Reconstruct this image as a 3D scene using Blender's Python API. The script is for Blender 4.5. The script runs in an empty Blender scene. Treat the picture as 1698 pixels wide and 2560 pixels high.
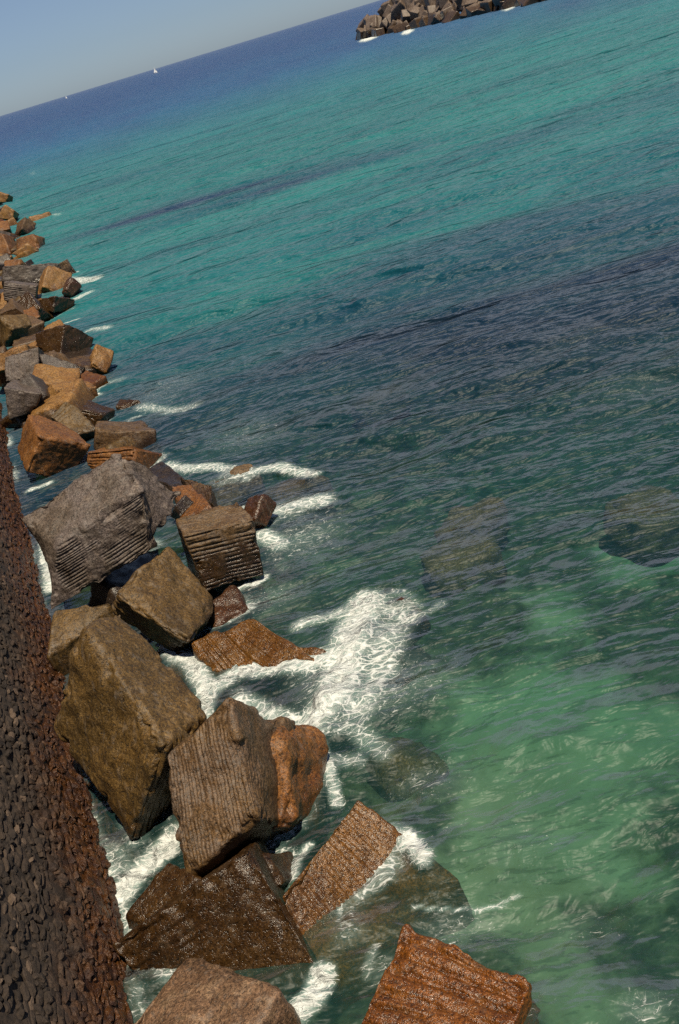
import bpy, math, random
import numpy as np
from mathutils import Matrix, Vector, kdtree

# ------------------------------------------------------------------ camera, sky, sun, exposure
scene = bpy.context.scene
scene.render.engine = 'CYCLES'
PITCH, ROLL, CAM_H = math.radians(25.642), math.radians(16.975), 10.0
cam_d = bpy.data.cameras.new('camera')
cam_d.sensor_fit = 'VERTICAL'; cam_d.sensor_height = 36.0; cam_d.sensor_width = 24.0
cam_d.lens = 35.0; cam_d.clip_start = 0.1; cam_d.clip_end = 90000.0
cam = bpy.data.objects.new('camera', cam_d); scene.collection.objects.link(cam)
cam.matrix_world = (Matrix.Translation((0, 0, CAM_H)) @ Matrix.Rotation(math.pi/2 - PITCH, 4, 'X')
                    @ Matrix.Rotation(-ROLL, 4, 'Z'))
scene.camera = cam

SUN_AZ, SUN_EL = math.radians(158), math.radians(68)      # azimuth clockwise from +Y
world = bpy.data.worlds.new('World'); scene.world = world; world.use_nodes = True
wn = world.node_tree; wn.nodes.clear()
sky = wn.nodes.new('ShaderNodeTexSky'); sky.sky_type = 'NISHITA'; sky.sun_disc = False
sky.sun_elevation = SUN_EL; sky.sun_rotation = SUN_AZ
sky.altitude = 0; sky.air_density = 0.8; sky.dust_density = 0.3; sky.ozone_density = 3.0
bg = wn.nodes.new('ShaderNodeBackground'); bg.inputs[1].default_value = 0.052
wo = wn.nodes.new('ShaderNodeOutputWorld')
tint = wn.nodes.new('ShaderNodeMix'); tint.data_type = 'RGBA'; tint.blend_type = 'MULTIPLY'
tint.inputs[0].default_value = 1.0; tint.inputs[7].default_value = (.82, .97, 1.19, 1)
hsv = wn.nodes.new('ShaderNodeHueSaturation'); hsv.inputs['Saturation'].default_value = .66
wn.links.new(sky.outputs[0], hsv.inputs['Color']); wn.links.new(hsv.outputs[0], tint.inputs[6]); wn.links.new(tint.outputs[2], bg.inputs[0]); wn.links.new(bg.outputs[0], wo.inputs[0])
sun_d = bpy.data.lights.new('sun', 'SUN'); sun_d.energy = 4.8; sun_d.angle = math.radians(0.53)
sun_d.color = (1.0, 0.88, 0.67)
sun = bpy.data.objects.new('sun', sun_d); scene.collection.objects.link(sun)
sdir = Vector((math.sin(SUN_AZ)*math.cos(SUN_EL), math.cos(SUN_AZ)*math.cos(SUN_EL), math.sin(SUN_EL)))
sun.rotation_euler = sdir.to_track_quat('Z', 'Y').to_euler(); sun.location = sdir*200
vs = scene.view_settings
vs.view_transform = 'Standard'; vs.look = 'None'; vs.gamma = 1.0; vs.exposure = 0.25; vs.use_curve_mapping = False
cy = scene.cycles
cy.use_denoising = False; cy.use_adaptive_sampling = True; cy.adaptive_threshold = .015; cy.sample_clamp_direct = 3.0; cy.sample_clamp_indirect = 2.5
try: cy.denoiser = 'OPENIMAGEDENOISE'
except Exception: pass
cy.max_bounces = 5; cy.diffuse_bounces = 2; cy.glossy_bounces = 2; cy.transmission_bounces = 2; cy.transparent_max_bounces = 12; cy.volume_bounces = 0
cy.caustics_reflective = False; cy.caustics_refractive = False

col = scene.collection
rng = np.random.default_rng(7); random.seed(7)

# ------------------------------------------------------------------ numeric noise
def _h(ix, iy, iz, s):
    n = (ix.astype(np.int64)*374761393 + iy.astype(np.int64)*668265263 + iz.astype(np.int64)*2147483647*3 + s*974634777) & 0xffffffff
    n = ((n ^ (n >> 13))*1274126177) & 0xffffffff
    n = ((n ^ (n >> 16))*2246822519) & 0xffffffff
    return ((n ^ (n >> 15)) & 0xffffff)/float(0xffffff)
def vnoise(p, seed=0):
    p = np.asarray(p, float); i = np.floor(p); f = p - i; f = f*f*f*(f*(f*6 - 15) + 10)
    i = i.astype(np.int64); x, y, z = i[..., 0], i[..., 1], i[..., 2]; u, v, w = f[..., 0], f[..., 1], f[..., 2]
    L = lambda a, b, t: a + (b - a)*t
    c = lambda a, b, d: _h(x + a, y + b, z + d, seed)
    r = L(L(L(c(0,0,0), c(1,0,0), u), L(c(0,1,0), c(1,1,0), u), v),
          L(L(c(0,0,1), c(1,0,1), u), L(c(0,1,1), c(1,1,1), u), v), w)
    return r*2 - 1
def fbm(p, octv=4, seed=0, gain=.5):
    a, t, r = 1.0, 0.0, 0.0
    for o in range(octv):
        r = r + a*vnoise(np.asarray(p)*2.03**o + 17.3*o, seed + o); t += a; a *= gain
    return r/t
def sstep(a, b, x):
    t = np.clip((x - a)/(b - a), 0, 1); return t*t*(3 - 2*t)

# ------------------------------------------------------------------ helpers
def mesh_np(name, verts, faces, smooth=True):
    me = bpy.data.meshes.new(name)
    verts = np.asarray(verts, np.float32); faces = np.asarray(faces, np.int32)
    k = faces.shape[1]
    me.vertices.add(len(verts)); me.vertices.foreach_set('co', verts.ravel())
    me.loops.add(faces.size); me.loops.foreach_set('vertex_index', faces.ravel())
    me.polygons.add(len(faces)); me.polygons.foreach_set('loop_start', np.arange(0, faces.size, k, dtype=np.int32))
    me.polygons.foreach_set('use_smooth', np.full(len(faces), smooth))
    me.update(calc_edges=True); me.validate()
    return me
def link(name, me, mat=None, parent=None, loc=(0, 0, 0)):
    o = bpy.data.objects.new(name, me); col.objects.link(o); o.location = loc
    if mat is not None and me is not None and len(me.materials) == 0: me.materials.append(mat)
    if parent is not None: o.parent = parent
    return o
def tag(o, label=None, cat=None, group=None, kind=None):
    if label: o['label'] = label
    if cat: o['category'] = cat
    if group: o['group'] = group
    if kind: o['kind'] = kind
    return o
def vnormals(v, f):
    n = np.zeros_like(v)
    a = v[f[:, 2]] - v[f[:, 0]]; b = v[f[:, 3 if f.shape[1] == 4 else 1]] - v[f[:, 1 if f.shape[1] == 4 else 0]]
    fn = np.cross(a, b)
    if f.shape[1] == 3: fn = np.cross(v[f[:,1]]-v[f[:,0]], v[f[:,2]]-v[f[:,0]])
    for k in range(f.shape[1]): np.add.at(n, f[:, k], fn)
    return n/np.maximum(np.linalg.norm(n, axis=1, keepdims=True), 1e-12)

# ------------------------------------------------------------------ node helper
class NT:
    def __init__(s, name):
        s.m = bpy.data.materials.new(name); s.m.use_nodes = True; s.t = s.m.node_tree; s.t.nodes.clear()
        s.out = s.t.nodes.new('ShaderNodeOutputMaterial')
    def n(s, typ, **kw):
        nd = s.t.nodes.new(typ)
        for k, v in kw.items():
            if hasattr(nd, k) and k not in nd.inputs: setattr(nd, k, v)
            else: s.set(nd, k, v)
        return nd
    def set(s, nd, k, v):
        i = nd.inputs[k]
        if isinstance(v, bpy.types.NodeSocket): s.t.links.new(v, i)
        elif isinstance(v, (tuple, list)) and i.type == 'RGBA' and len(v) == 3: i.default_value = (*v, 1)
        else: i.default_value = v
    def math(s, op, a, b=0.0, c=0.0, clamp=False):
        nd = s.t.nodes.new('ShaderNodeMath'); nd.operation = op; nd.use_clamp = clamp
        for k, v in enumerate((a, b, c)):
            if isinstance(v, bpy.types.NodeSocket): s.t.links.new(v, nd.inputs[k])
            else: nd.inputs[k].default_value = v
        return nd.outputs[0]
    def mix(s, fac, a, b, blend='MIX'):
        nd = s.t.nodes.new('ShaderNodeMix'); nd.data_type = 'RGBA'; nd.blend_type = blend
        for k, v in ((0, fac), (6, a), (7, b)):
            if isinstance(v, bpy.types.NodeSocket): s.t.links.new(v, nd.inputs[k])
            elif isinstance(v, (tuple, list)): nd.inputs[k].default_value = (*v[:3], 1)
            else: nd.inputs[k].default_value = v
        return nd.outputs[2]
    def step(s, x, a, b, lo=0.0, hi=1.0):
        nd = s.t.nodes.new('ShaderNodeMapRange'); nd.interpolation_type = 'SMOOTHSTEP'
        s.set(nd, 0, x); nd.inputs[1].default_value = a; nd.inputs[2].default_value = b
        nd.inputs[3].default_value = lo; nd.inputs[4].default_value = hi
        return nd.outputs[0]
    def noise(s, vec, scale, detail=4, rough=.55, dist=0.0):
        nd = s.t.nodes.new('ShaderNodeTexNoise'); s.set(nd, 'Vector', vec)
        nd.inputs['Scale'].default_value = scale; nd.inputs['Detail'].default_value = detail
        nd.inputs['Roughness'].default_value = rough; nd.inputs['Distortion'].default_value = dist
        return nd.outputs[0]
    def mapping(s, vec, scale=(1,1,1), rot=(0,0,0), loc=(0,0,0)):
        nd = s.t.nodes.new('ShaderNodeMapping'); s.set(nd, 'Vector', vec)
        nd.inputs['Scale'].default_value = scale; nd.inputs['Rotation'].default_value = rot; nd.inputs['Location'].default_value = loc
        return nd.outputs[0]
    def bump(s, h, strength, dist, normal=None):
        nd = s.t.nodes.new('ShaderNodeBump'); s.set(nd, 'Height', h)
        nd.inputs['Strength'].default_value = strength; nd.inputs['Distance'].default_value = dist
        if normal is not None: s.set(nd, 'Normal', normal)
        return nd.outputs[0]
    def attr(s, name, what='Fac'):
        nd = s.t.nodes.new('ShaderNodeAttribute'); nd.attribute_name = name; return nd.outputs[what]

def concrete(name, c1, c2, c3, wet_top=.35, algae=.5, wetdark=.32, grain=1.0, wet_rough=.22):
    """weathered concrete: two tones in patches, pitted, with algae film, wet below the splash line"""
    t = NT(name)
    obj = t.n('ShaderNodeTexCoord').outputs['Object']
    pos = t.n('ShaderNodeNewGeometry').outputs['Position']
    z = t.n('ShaderNodeSeparateXYZ', Vector=pos).outputs[2]
    big = t.noise(obj, .9, 3, .6, .4)
    mid = t.noise(obj, 4.5, 4, .65)
    fine = t.noise(obj, 24, 3, .75)
    speck = t.noise(obj, 62, 1, .6)
    c = t.mix(t.step(big, .40, .60), c1, c2)
    c = t.mix(t.math('MULTIPLY', t.step(mid, .47, .68), algae), c, c3)
    c = t.mix(1.0, c, t.mix(t.step(fine, .28, .72), (.40,.38,.36), (1.60,1.56,1.50)), 'MULTIPLY')
    c = t.mix(1.0, c, t.mix(t.step(speck, .3, .7), (.60,.60,.60), (1.40,1.40,1.40)), 'MULTIPLY')
    stain = t.noise(t.mapping(obj, (1, 1, .7)), 1.9, 4, .7, .8)
    c = t.mix(t.math('MULTIPLY', t.step(stain, .50, .66), .62), c, t.mix(1.0, c, (.42,.38,.30), 'MULTIPLY'))
    c = t.mix(t.math('MULTIPLY', t.step(stain, .42, .30), .45), c, t.mix(1.0, c, (1.55,1.45,1.35), 'MULTIPLY'))
    pits = t.step(t.noise(obj, 19, 1, .5), .60, .70)
    c = t.mix(t.math('MULTIPLY', pits, .55), c, (.02,.016,.012))
    # rain and spill streaks running down
    stk = t.noise(t.mapping(pos, (5, 5, .5)), 1.5, 2, .6)
    c = t.mix(t.math('MULTIPLY', t.step(stk, .55, .75), .35), c, t.mix(.6, c, (.30,.25,.21)))
    w = t.math('ADD', z, t.math('MULTIPLY', t.math('SUBTRACT', mid, .5), -1.1))
    wet = t.step(w, wet_top + .35, wet_top - .25)
    wc = t.mix(1.0, c, (wetdark*1.05, wetdark*.92, wetdark*.74), 'MULTIPLY')
    c = t.mix(wet, c, wc)
    rough = t.math('ADD', t.math('MULTIPLY', wet, wet_rough - .52), t.math('ADD', .40, t.math('MULTIPLY', fine, .32)))
    h = t.math('ADD', t.math('MULTIPLY', fine, .7), t.math('MULTIPLY', speck, .35))
    nrm = t.bump(h, .75*grain, .022)
    nrm = t.bump(t.math('MULTIPLY', pits, -1.0), .7, .010, nrm)
    b = t.n('ShaderNodeBsdfPrincipled'); t.set(b, 'Base Color', c); t.set(b, 'Roughness', rough); t.set(b, 'Normal', nrm)
    t.set(b, 'Specular IOR Level', t.step(z, -.10, .03, 0.0, .5))       # no gloss where the stone is under water
    t.t.links.new(b.outputs[0], t.out.inputs[0]); return t.m

M = {
 'grey':   concrete('concrete_grey',   (.096,.076,.070), (.074,.054,.040), (.140,.110,.090), .35, .6),
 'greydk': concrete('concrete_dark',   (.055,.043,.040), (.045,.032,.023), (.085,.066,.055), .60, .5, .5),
 'olive':  concrete('concrete_olive',  (.098,.056,.015), (.066,.038,.009), (.135,.086,.035), .40, .5),
 'brown':  concrete('concrete_brown',  (.092,.051,.018), (.100,.062,.036), (.072,.035,.008), .40, .6),
 'brownwet': concrete('concrete_brown_wet',  (.095,.054,.019), (.105,.066,.036), (.075,.037,.009), .85, .6, .36, 1.1, .20),
 'orange': concrete('concrete_orange', (.165,.066,.014), (.120,.046,.010), (.220,.108,.034), .30, .5, .55),
 'orangewet': concrete('concrete_orange_wet', (.185,.072,.014), (.135,.050,.010), (.230,.110,.034), 1.0, .5, .70, 1.2, .22),
 'ochre':  concrete('concrete_ochre',  (.215,.110,.030), (.165,.076,.019), (.260,.160,.066), .25, .5, .6),
 'wet':    concrete('concrete_wet',    (.180,.090,.021), (.130,.062,.015), (.225,.135,.050), 1.6, .4, .60, 1.15, .20),
 'wet_or_shade':  concrete('concrete_wet_or_shade', (.080,.046,.018), (.058,.031,.011), (.110,.068,.030), 2.0, .4, .52, 1.15, .20),  # wet stone on most blocks; on block CH its darkness is painted shade
 'pink':   concrete('concrete_pink',   (.140,.080,.046), (.112,.064,.036), (.210,.140,.086), .10, .6),
 'red':    concrete('rock_red',        (.085,.038,.017), (.062,.029,.014), (.120,.064,.030), 1.2, .4, .6, 1.1, .22),
 'drowned': concrete('rock_drowned',   (.120,.072,.032), (.090,.056,.026), (.150,.096,.050), -3, .4),
}


# ------------------------------------------------------------------ sea: heights
LAM, THE, AMP, PHA, KX, KY = [], [], [], [], [], []
_wr = np.random.default_rng(21)
for lam in np.concatenate([[13., 17., 22.], np.geomspace(.30, 1.2, 26), np.geomspace(1.3, 4.5, 22), np.geomspace(5, 24, 14)]):
    main = math.radians(-90 - 8)
    spread = .75 if lam < 1.3 else (.55 if lam < 5 else .22)
    th = main + _wr.normal()*spread
    if len(LAM) < 3: th = main + (-.05, .06, .0)[len(LAM)]
    slope = .030 if lam < 1.3 else (.038 if lam < 5 else .018)
    if len(LAM) < 3: slope = .042
    k = 2*math.pi/lam
    LAM.append(lam); AMP.append(slope/k*(.6 + .8*_wr.random())); PHA.append(_wr.random()*6.283)
    KX.append(k*math.cos(th)); KY.append(k*math.sin(th))
def sea_height(x, y, cell):
    z = np.zeros_like(x); dx = np.zeros_like(x); dy = np.zeros_like(x)
    # gusts and lulls make the chop uneven
    mod = .75 + .5*fbm(np.stack([x*.09, y*.09, x*0], -1), 3, 5)
    for lam, a, p, kx, ky in zip(LAM, AMP, PHA, KX, KY):
        w = np.clip((lam/np.maximum(cell, 1e-3) - 2.2)/2.5, 0, 1)
        if w.max() <= 0: continue
        ph = kx*x + ky*y + p; k = math.hypot(kx, ky)
        aa = a*w*(mod if lam < 5 else 1)
        z += aa*np.sin(ph); q = .8*aa*np.cos(ph)/k
        dx += kx*q; dy += ky*q
    return z, dx, dy

# ------------------------------------------------------------------ concrete blocks of the sea defence
KEYOFF = np.array([(0,0,0),(1,0,0),(0,1,0),(0,0,1),(1,1,0),(1,0,1),(0,1,1),(1,1,1)])   # o a b c ab ac bc abc
_lat = {}
def lattice(N):
    if N in _lat: return _lat[N]
    g = np.arange(N + 1); quads, ids = [], {}
    allv = []; faces = []
    i, j = np.meshgrid(g, g, indexing='ij')
    for ax in range(3):
        for side in (0, N):
            P = np.zeros((N + 1, N + 1, 3), int); o1, o2 = (ax + 1) % 3, (ax + 2) % 3
            P[..., ax] = side; P[..., o1] = i; P[..., o2] = j
            base = sum(len(a) for a in allv)
            idx = np.arange((N + 1)**2).reshape(N + 1, N + 1) + base
            q = np.stack([idx[:-1, :-1], idx[1:, :-1], idx[1:, 1:], idx[:-1, 1:]], -1).reshape(-1, 4)
            if side == 0: q = q[:, ::-1]
            allv.append(P.reshape(-1, 3)); faces.append(q)
    V = np.concatenate(allv); Fq = np.concatenate(faces)
    u, inv = np.unique(V, axis=0, return_inverse=True); inv = inv.ravel()
    _lat[N] = (u/N*2.0 - 1, inv[Fq]); return _lat[N]
FACE = {'ab': (2, 0, 1), 'ac': (1, 0, 2), 'bc': (0, 1, 2)}
def block_mesh(name, corners, N=48, r=.10, amp=.05, ribs=(), seed=1, chip=1.0, ribdepth=.030, ribstep=.105):
    cor = np.asarray(corners, float)
    q, F = lattice(N)
    rr = r*(1 + .35*vnoise(q*1.6 + seed*3.1, seed))[:, None]
    inner = np.clip(q, -(1 - rr), 1 - rr); d = q - inner
    p = inner + d*(rr/np.maximum(np.linalg.norm(d, axis=1, keepdims=True), 1e-9))
    t = (p + 1)/2
    W = np.ones((len(p), 8))
    for k in range(3): W *= np.where(KEYOFF[None, :, k] == 1, t[:, k:k+1], 1 - t[:, k:k+1])
    P = W @ cor
    A, Bv, Cv = cor[1]-cor[0], cor[2]-cor[0], cor[3]-cor[0]
    if np.dot(np.cross(A, Bv), Cv) < 0: F = F[:, ::-1]
    nr = vnormals(P, F)
    size = np.linalg.norm(cor.max(0) - cor.min(0))/1.9
    disp = amp*size*(.9*fbm(P*.8/size*1.6 + seed, 3, seed) + .30*fbm(P*3.3 + seed, 3, seed + 9)) + .012*fbm(P*9.0, 3, seed + 20)
    # chipped edges
    aq = np.sort(np.abs(q), 1); edge = sstep(.72, .98, aq[:, 1])
    disp -= chip*edge*np.clip(fbm(P*2.6, 3, seed + 33) - .04, 0, 1)*.14*size
    lens = [np.linalg.norm(A), np.linalg.norm(Bv), np.linalg.norm(Cv)]
    for spec in ribs:
        f, along = spec[0], spec[1]; cover = spec[2] if len(spec) > 2 else None
        ax, o1, o2 = FACE[f]; run = 'abc'.index(along); across = o1 if run == o2 else o2
        on = sstep(-.90, -.985, q[:, ax])*sstep(1.0, .90, np.abs(q[:, across]))*sstep(1.0, .94, np.abs(q[:, run]))
        s = t[:, across]*lens[across]/ribstep
        s = s + .30*fbm(np.stack([t[:, run]*lens[run]*1.1, s*.25, s*0 + seed], -1), 3, seed + 50)
        s = s + .75*vnoise(np.stack([s*.31, s*0 + 2, s*0 + seed], -1), seed + 55)
        ph = np.abs((s % 1) - .5)*2
        g = sstep(.45, .80, ph)                                     # narrow grooves between broad ribs
        worn = sstep(-.40, .15, fbm(P*1.7 + 5, 3, seed + 60))
        brk = .30 + 1.0*np.clip(.5 + fbm(np.stack([t[:, run]*lens[run]*3.2, np.floor(s)*7.7, s*0], -1), 2, seed + 70), 0, 1)
        if cover is not None:
            uu = t[:, cover[0]]; worn = worn*sstep(cover[1], cover[2], uu)
        disp -= 1.45*ribdepth*on*g*worn*brk
        disp += .012*on*vnoise(np.stack([np.floor(s + .5)*3.1, t[:, run]*lens[run]*2.0, s*0], -1), seed + 80)*worn
    P = P + nr*disp[:, None]
    cen = P.mean(0); base = np.array([cen[0], cen[1], P[:, 2].min()])
    return mesh_np(name, P - base, F), base, P
WATERLINE = []
def block(key, name, mat, label, cat='concrete block', N=48, group=None, grow=1.07, **kw):
    c8 = np.array(BLOCKS[key]); mid = c8.mean(0)
    me, base, P = block_mesh(name, mid + (c8 - mid)*grow, N=N, seed=abs(hash_key(key)), **kw)
    o = link(name, me, M[mat], loc=base); tag(o, label, cat, group)
    w = P[np.abs(P[:, 2]) < .10]
    if len(w): WATERLINE.append(w[::max(1, len(w)//160)])
    return o
def hash_key(k): return sum((i + 3)*ord(c)*7 for i, c in enumerate(k)) % 997 + 1
BLOCKS = {
 'A': [[-3.881, 19.686, 2.35], [-5.876, 19.519, 1.809], [-4.348, 20.828, 2.935], [-4.212, 19.529, 1.073], [-6.668, 20.505, 2.276], [-6.543, 19.257, 0.535], [-3.368, 20.924, 1.542], [-6.311, 20.522, 0.978]],
 'B': [[-3.386, 16.138, 0.59], [-4.533, 16.742, 1.754], [-2.88, 17.626, 0.452], [-3.888, 16.943, -0.075], [-3.426, 18.404, 1.695], [-4.922, 17.513, 0.961], [-3.151, 18.452, -0.249], [-4.01, 19.118, 0.899]],
 'C': [[-1.826, 19.17, 1.195], [-3.221, 18.928, 1.409], [-2.174, 20.545, 1.105], [-2.009, 19.031, -0.005], [-3.468, 20.255, 1.218], [-3.193, 18.765, 0.159], [-2.272, 20.383, -0.144], [-3.568, 20.108, 0.0]],
 'D': [[-3.186, 15.742, 0.05], [-1.179, 14.937, 0.15], [-3.39, 16.318, 0.4], [-3.221, 15.735, -0.948], [-2.191, 16.506, 0.45], [-1.113, 14.89, -0.943], [-3.435, 16.34, -0.931], [-2.176, 16.537, -0.928]],
 'CE': [[-1.773, 15.218, 0.0], [-1.039, 14.973, 0.05], [-1.549, 15.501, 0.25], [-1.796, 15.218, -0.693], [-0.907, 15.153, 0.15], [-1.025, 14.961, -0.691], [-1.561, 15.515, -0.681], [-0.887, 15.15, -0.686]],
 'E': [[-3.389, 11.706, 1.665], [-4.26, 13.498, 2.822], [-2.881, 12.642, 1.23], [-4.455, 11.918, 0.12], [-3.92, 14.409, 2.436], [-5.352, 13.645, 1.214], [-3.964, 12.666, -0.556], [-4.927, 14.498, 0.695]],
 'F': [[-2.195, 10.134, 1.268], [-2.174, 11.326, 2.358], [-1.962, 11.305, -0.077], [-3.467, 10.253, 0.499], [-1.533, 12.398, 0.792], [-3.339, 11.464, 1.572], [-3.092, 11.405, -0.9], [-2.856, 12.569, 0.088]],
 'G': [[-1.644, 11.746, -0.654], [-1.352, 12.702, 0.388], [-1.917, 10.704, 0.371], [-3.028, 12.135, -0.618], [-1.61, 11.664, 1.422], [-2.728, 13.094, 0.429], [-3.294, 11.095, 0.411], [-2.994, 12.054, 1.458]],
 'H': [[-1.975, 10.443, -0.172], [-1.99, 10.715, 0.036], [-2.151, 9.856, 0.292], [-2.595, 10.483, -0.428], [-2.279, 10.202, 0.652], [-2.666, 10.798, -0.131], [-2.825, 9.93, 0.104], [-2.895, 10.245, 0.401]],
 'I': [[-1.988, 8.722, -0.063], [-2.427, 9.679, 1.077], [-3.643, 8.816, -0.772], [-2.048, 9.765, -1.067], [-4.296, 9.642, 0.327], [-2.48, 10.799, 0.164], [-3.75, 9.843, -1.757], [-4.277, 10.779, -0.595]],
 'J': [[-3.01, 7.123, 0.568], [-4.303, 8.248, 0.391], [-2.27, 8.008, 0.619], [-2.915, 7.08, -0.329], [-3.401, 9.095, 0.363], [-4.124, 8.185, -0.547], [-2.087, 7.985, -0.234], [-3.32, 9.077, -0.482]],
 'K': [[-2.101, 9.493, 0.45], [-0.928, 10.664, 0.55], [-1.793, 8.852, -0.5], [-2.146, 9.483, -1.259], [0.055, 9.755, -0.42], [-0.915, 10.713, -1.253], [-1.823, 8.81, -1.306], [0.117, 9.758, -1.302]],
 'L': [[-0.202, 6.527, 0.35], [-1.571, 7.176, 0.45], [0.459, 7.356, 0.4], [-0.188, 6.485, -0.879], [-0.663, 8.403, 0.5], [-1.625, 7.167, -0.874], [0.506, 7.355, -0.876], [-0.671, 8.455, -0.871]],
 'M': [[-7.843, 28.663, 1.476], [-8.281, 30.127, 1.875], [-6.637, 29.21, 0.569], [-8.64, 28.602, 0.573], [-7.38, 30.623, 0.862], [-9.0, 30.041, 0.918], [-7.81, 29.157, -0.316], [-8.164, 30.576, -0.012]],
 'N': [[-5.069, 26.992, 0.888], [-6.51, 27.809, 0.871], [-4.484, 27.932, 0.044], [-5.297, 26.744, 0.218], [-5.813, 28.962, 0.469], [-6.621, 27.664, 0.415], [-4.656, 27.813, -0.36], [-6.034, 28.715, -0.2]],
 'O': [[-4.686, 28.993, 0.528], [-6.21, 28.737, 1.101], [-5.16, 30.321, 0.481], [-4.875, 28.935, 0.009], [-6.337, 30.029, 0.98], [-6.399, 28.661, 0.545], [-5.285, 30.165, -0.242], [-6.679, 29.888, 0.288]],
 'P': [[-6.66, 32.442, 0.473], [-7.313, 32.705, 0.796], [-6.408, 33.242, 0.276], [-6.982, 32.475, -0.007], [-7.113, 33.579, 0.753], [-7.63, 32.748, 0.336], [-6.587, 33.299, -0.154], [-7.344, 33.584, 0.214]],
 'Q1': [[-9.568, 36.878, -0.334], [-9.773, 35.944, 0.354], [-8.851, 36.98, -0.012], [-10.086, 37.602, 0.468], [-9.014, 36.07, 0.728], [-10.275, 36.678, 1.179], [-9.316, 37.721, 0.827], [-9.505, 36.797, 1.538]],
 'Q2': [[-7.382, 30.999, 0.52], [-8.174, 31.883, 1.099], [-6.745, 31.32, 0.396], [-7.628, 31.36, -0.037], [-7.588, 32.349, 1.276], [-8.31, 32.26, 0.575], [-7.018, 31.677, -0.171], [-7.696, 32.667, 0.63]],
 'R': [[-8.623, 36.223, 0.735], [-7.441, 36.952, 0.245], [-8.937, 37.131, 0.766], [-8.894, 36.22, 0.264], [-8.036, 37.91, 0.382], [-7.58, 36.876, -0.378], [-9.435, 37.217, 0.481], [-8.192, 37.862, -0.182]],
 'S': [[-7.893, 40.571, -0.648], [-7.367, 39.845, -0.183], [-8.496, 40.416, -0.342], [-7.544, 41.397, -0.183], [-7.81, 39.841, 0.437], [-6.934, 40.744, 0.435], [-8.11, 41.328, 0.304], [-7.5, 40.676, 0.921]],
 'T1': [[-10.199, 35.633, 1.51], [-9.112, 35.625, 0.934], [-10.166, 36.885, 1.45], [-10.424, 35.47, 0.438], [-9.388, 36.907, 0.937], [-9.677, 35.692, 0.343], [-10.61, 36.802, 0.545], [-9.725, 36.873, 0.137]],
 'U': [[-9.568, 39.787, 1.666], [-10.861, 39.789, 1.688], [-9.681, 40.815, 1.186], [-9.816, 39.297, 0.749], [-10.918, 40.842, 1.261], [-11.081, 39.354, 0.886], [-9.774, 40.269, 0.153], [-11.044, 40.342, 0.324]],
 'V': [[-12.16, 44.411, 0.694], [-12.049, 41.429, 1.567], [-10.708, 44.608, 0.699], [-12.379, 44.337, 0.199], [-10.409, 41.621, 1.562], [-11.984, 41.25, 0.854], [-10.746, 44.438, 0.005], [-10.407, 41.406, 0.773]],
 'W': [[-8.361, 39.384, 0.221], [-9.441, 39.263, 0.704], [-8.085, 39.688, 0.418], [-8.684, 40.248, -0.269], [-9.562, 39.826, 1.443], [-9.964, 40.141, 0.245], [-8.489, 40.45, -0.284], [-9.761, 40.526, 0.612]],
 'X': [[-9.573, 43.181, 0.38], [-8.995, 43.741, 1.508], [-8.717, 44.155, -0.368], [-10.666, 44.505, 0.692], [-8.257, 44.539, 0.394], [-10.484, 44.762, 1.188], [-9.949, 45.342, -0.34], [-9.522, 45.759, 0.49]],
 'Y': [[-12.877, 54.981, -0.859], [-12.859, 53.92, 0.095], [-11.597, 55.147, -0.496], [-13.362, 56.01, 0.013], [-12.077, 54.16, 0.611], [-13.596, 54.984, 1.039], [-12.3, 56.219, 0.464], [-12.535, 55.193, 1.491]],
 'ZZ': [[-11.998, 50.026, -0.346], [-13.481, 49.376, 0.046], [-11.771, 49.669, 0.773], [-12.544, 50.833, 0.155], [-12.46, 48.916, 0.952], [-13.562, 50.119, 0.416], [-11.981, 50.446, 1.212], [-13.041, 49.756, 1.524]],
 'AA': [[-12.969, 52.881, 1.237], [-12.472, 53.076, 0.504], [-13.28, 54.346, 1.518], [-13.812, 52.932, 1.171], [-12.644, 54.406, 0.507], [-13.371, 52.994, 0.162], [-13.987, 54.224, 1.094], [-13.537, 54.303, 0.119]],
 'AB': [[-12.919, 59.21, 1.006], [-14.448, 59.119, 1.683], [-13.082, 60.817, 0.868], [-13.424, 59.032, 0.036], [-14.583, 60.724, 1.543], [-14.841, 58.997, 0.83], [-13.578, 60.61, -0.164], [-15.055, 60.538, 0.554]],
 'AC': [[-12.705, 65.405, -0.164], [-15.968, 65.08, 0.842], [-12.585, 65.785, 0.944], [-13.424, 67.648, -0.921], [-15.591, 65.357, 1.735], [-16.387, 67.312, 0.062], [-13.027, 68.064, 0.262], [-16.087, 67.704, 1.196]],
 'AD': [[-12.533, 66.2, -0.302], [-12.765, 66.36, 0.799], [-11.701, 66.403, -0.085], [-12.793, 67.389, -0.638], [-12.048, 66.499, 0.881], [-13.069, 67.575, 0.515], [-11.911, 67.618, -0.367], [-12.2, 67.772, 0.719]],
 'AE': [[-13.755, 61.877, -0.231], [-12.93, 60.695, 0.648], [-12.878, 62.247, -0.784], [-13.155, 62.885, 0.874], [-11.793, 60.832, -0.392], [-12.282, 61.608, 1.556], [-12.158, 63.113, 0.026], [-11.285, 61.837, 0.709]],
 'AF': [[-11.619, 54.858, 0.087], [-12.786, 55.841, 0.358], [-11.275, 55.068, 0.83], [-10.832, 55.948, -0.434], [-12.481, 55.899, 0.788], [-11.965, 56.855, -0.319], [-10.498, 56.118, 0.227], [-11.711, 57.05, 0.395]],
 'AI': [[-18.047, 72.63, -0.605], [-17.38, 72.812, 0.989], [-18.484, 70.955, -0.214], [-19.638, 73.15, 0.058], [-17.745, 71.112, 1.327], [-18.932, 73.321, 1.628], [-20.039, 71.462, 0.422], [-19.333, 71.633, 1.992]],
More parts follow.
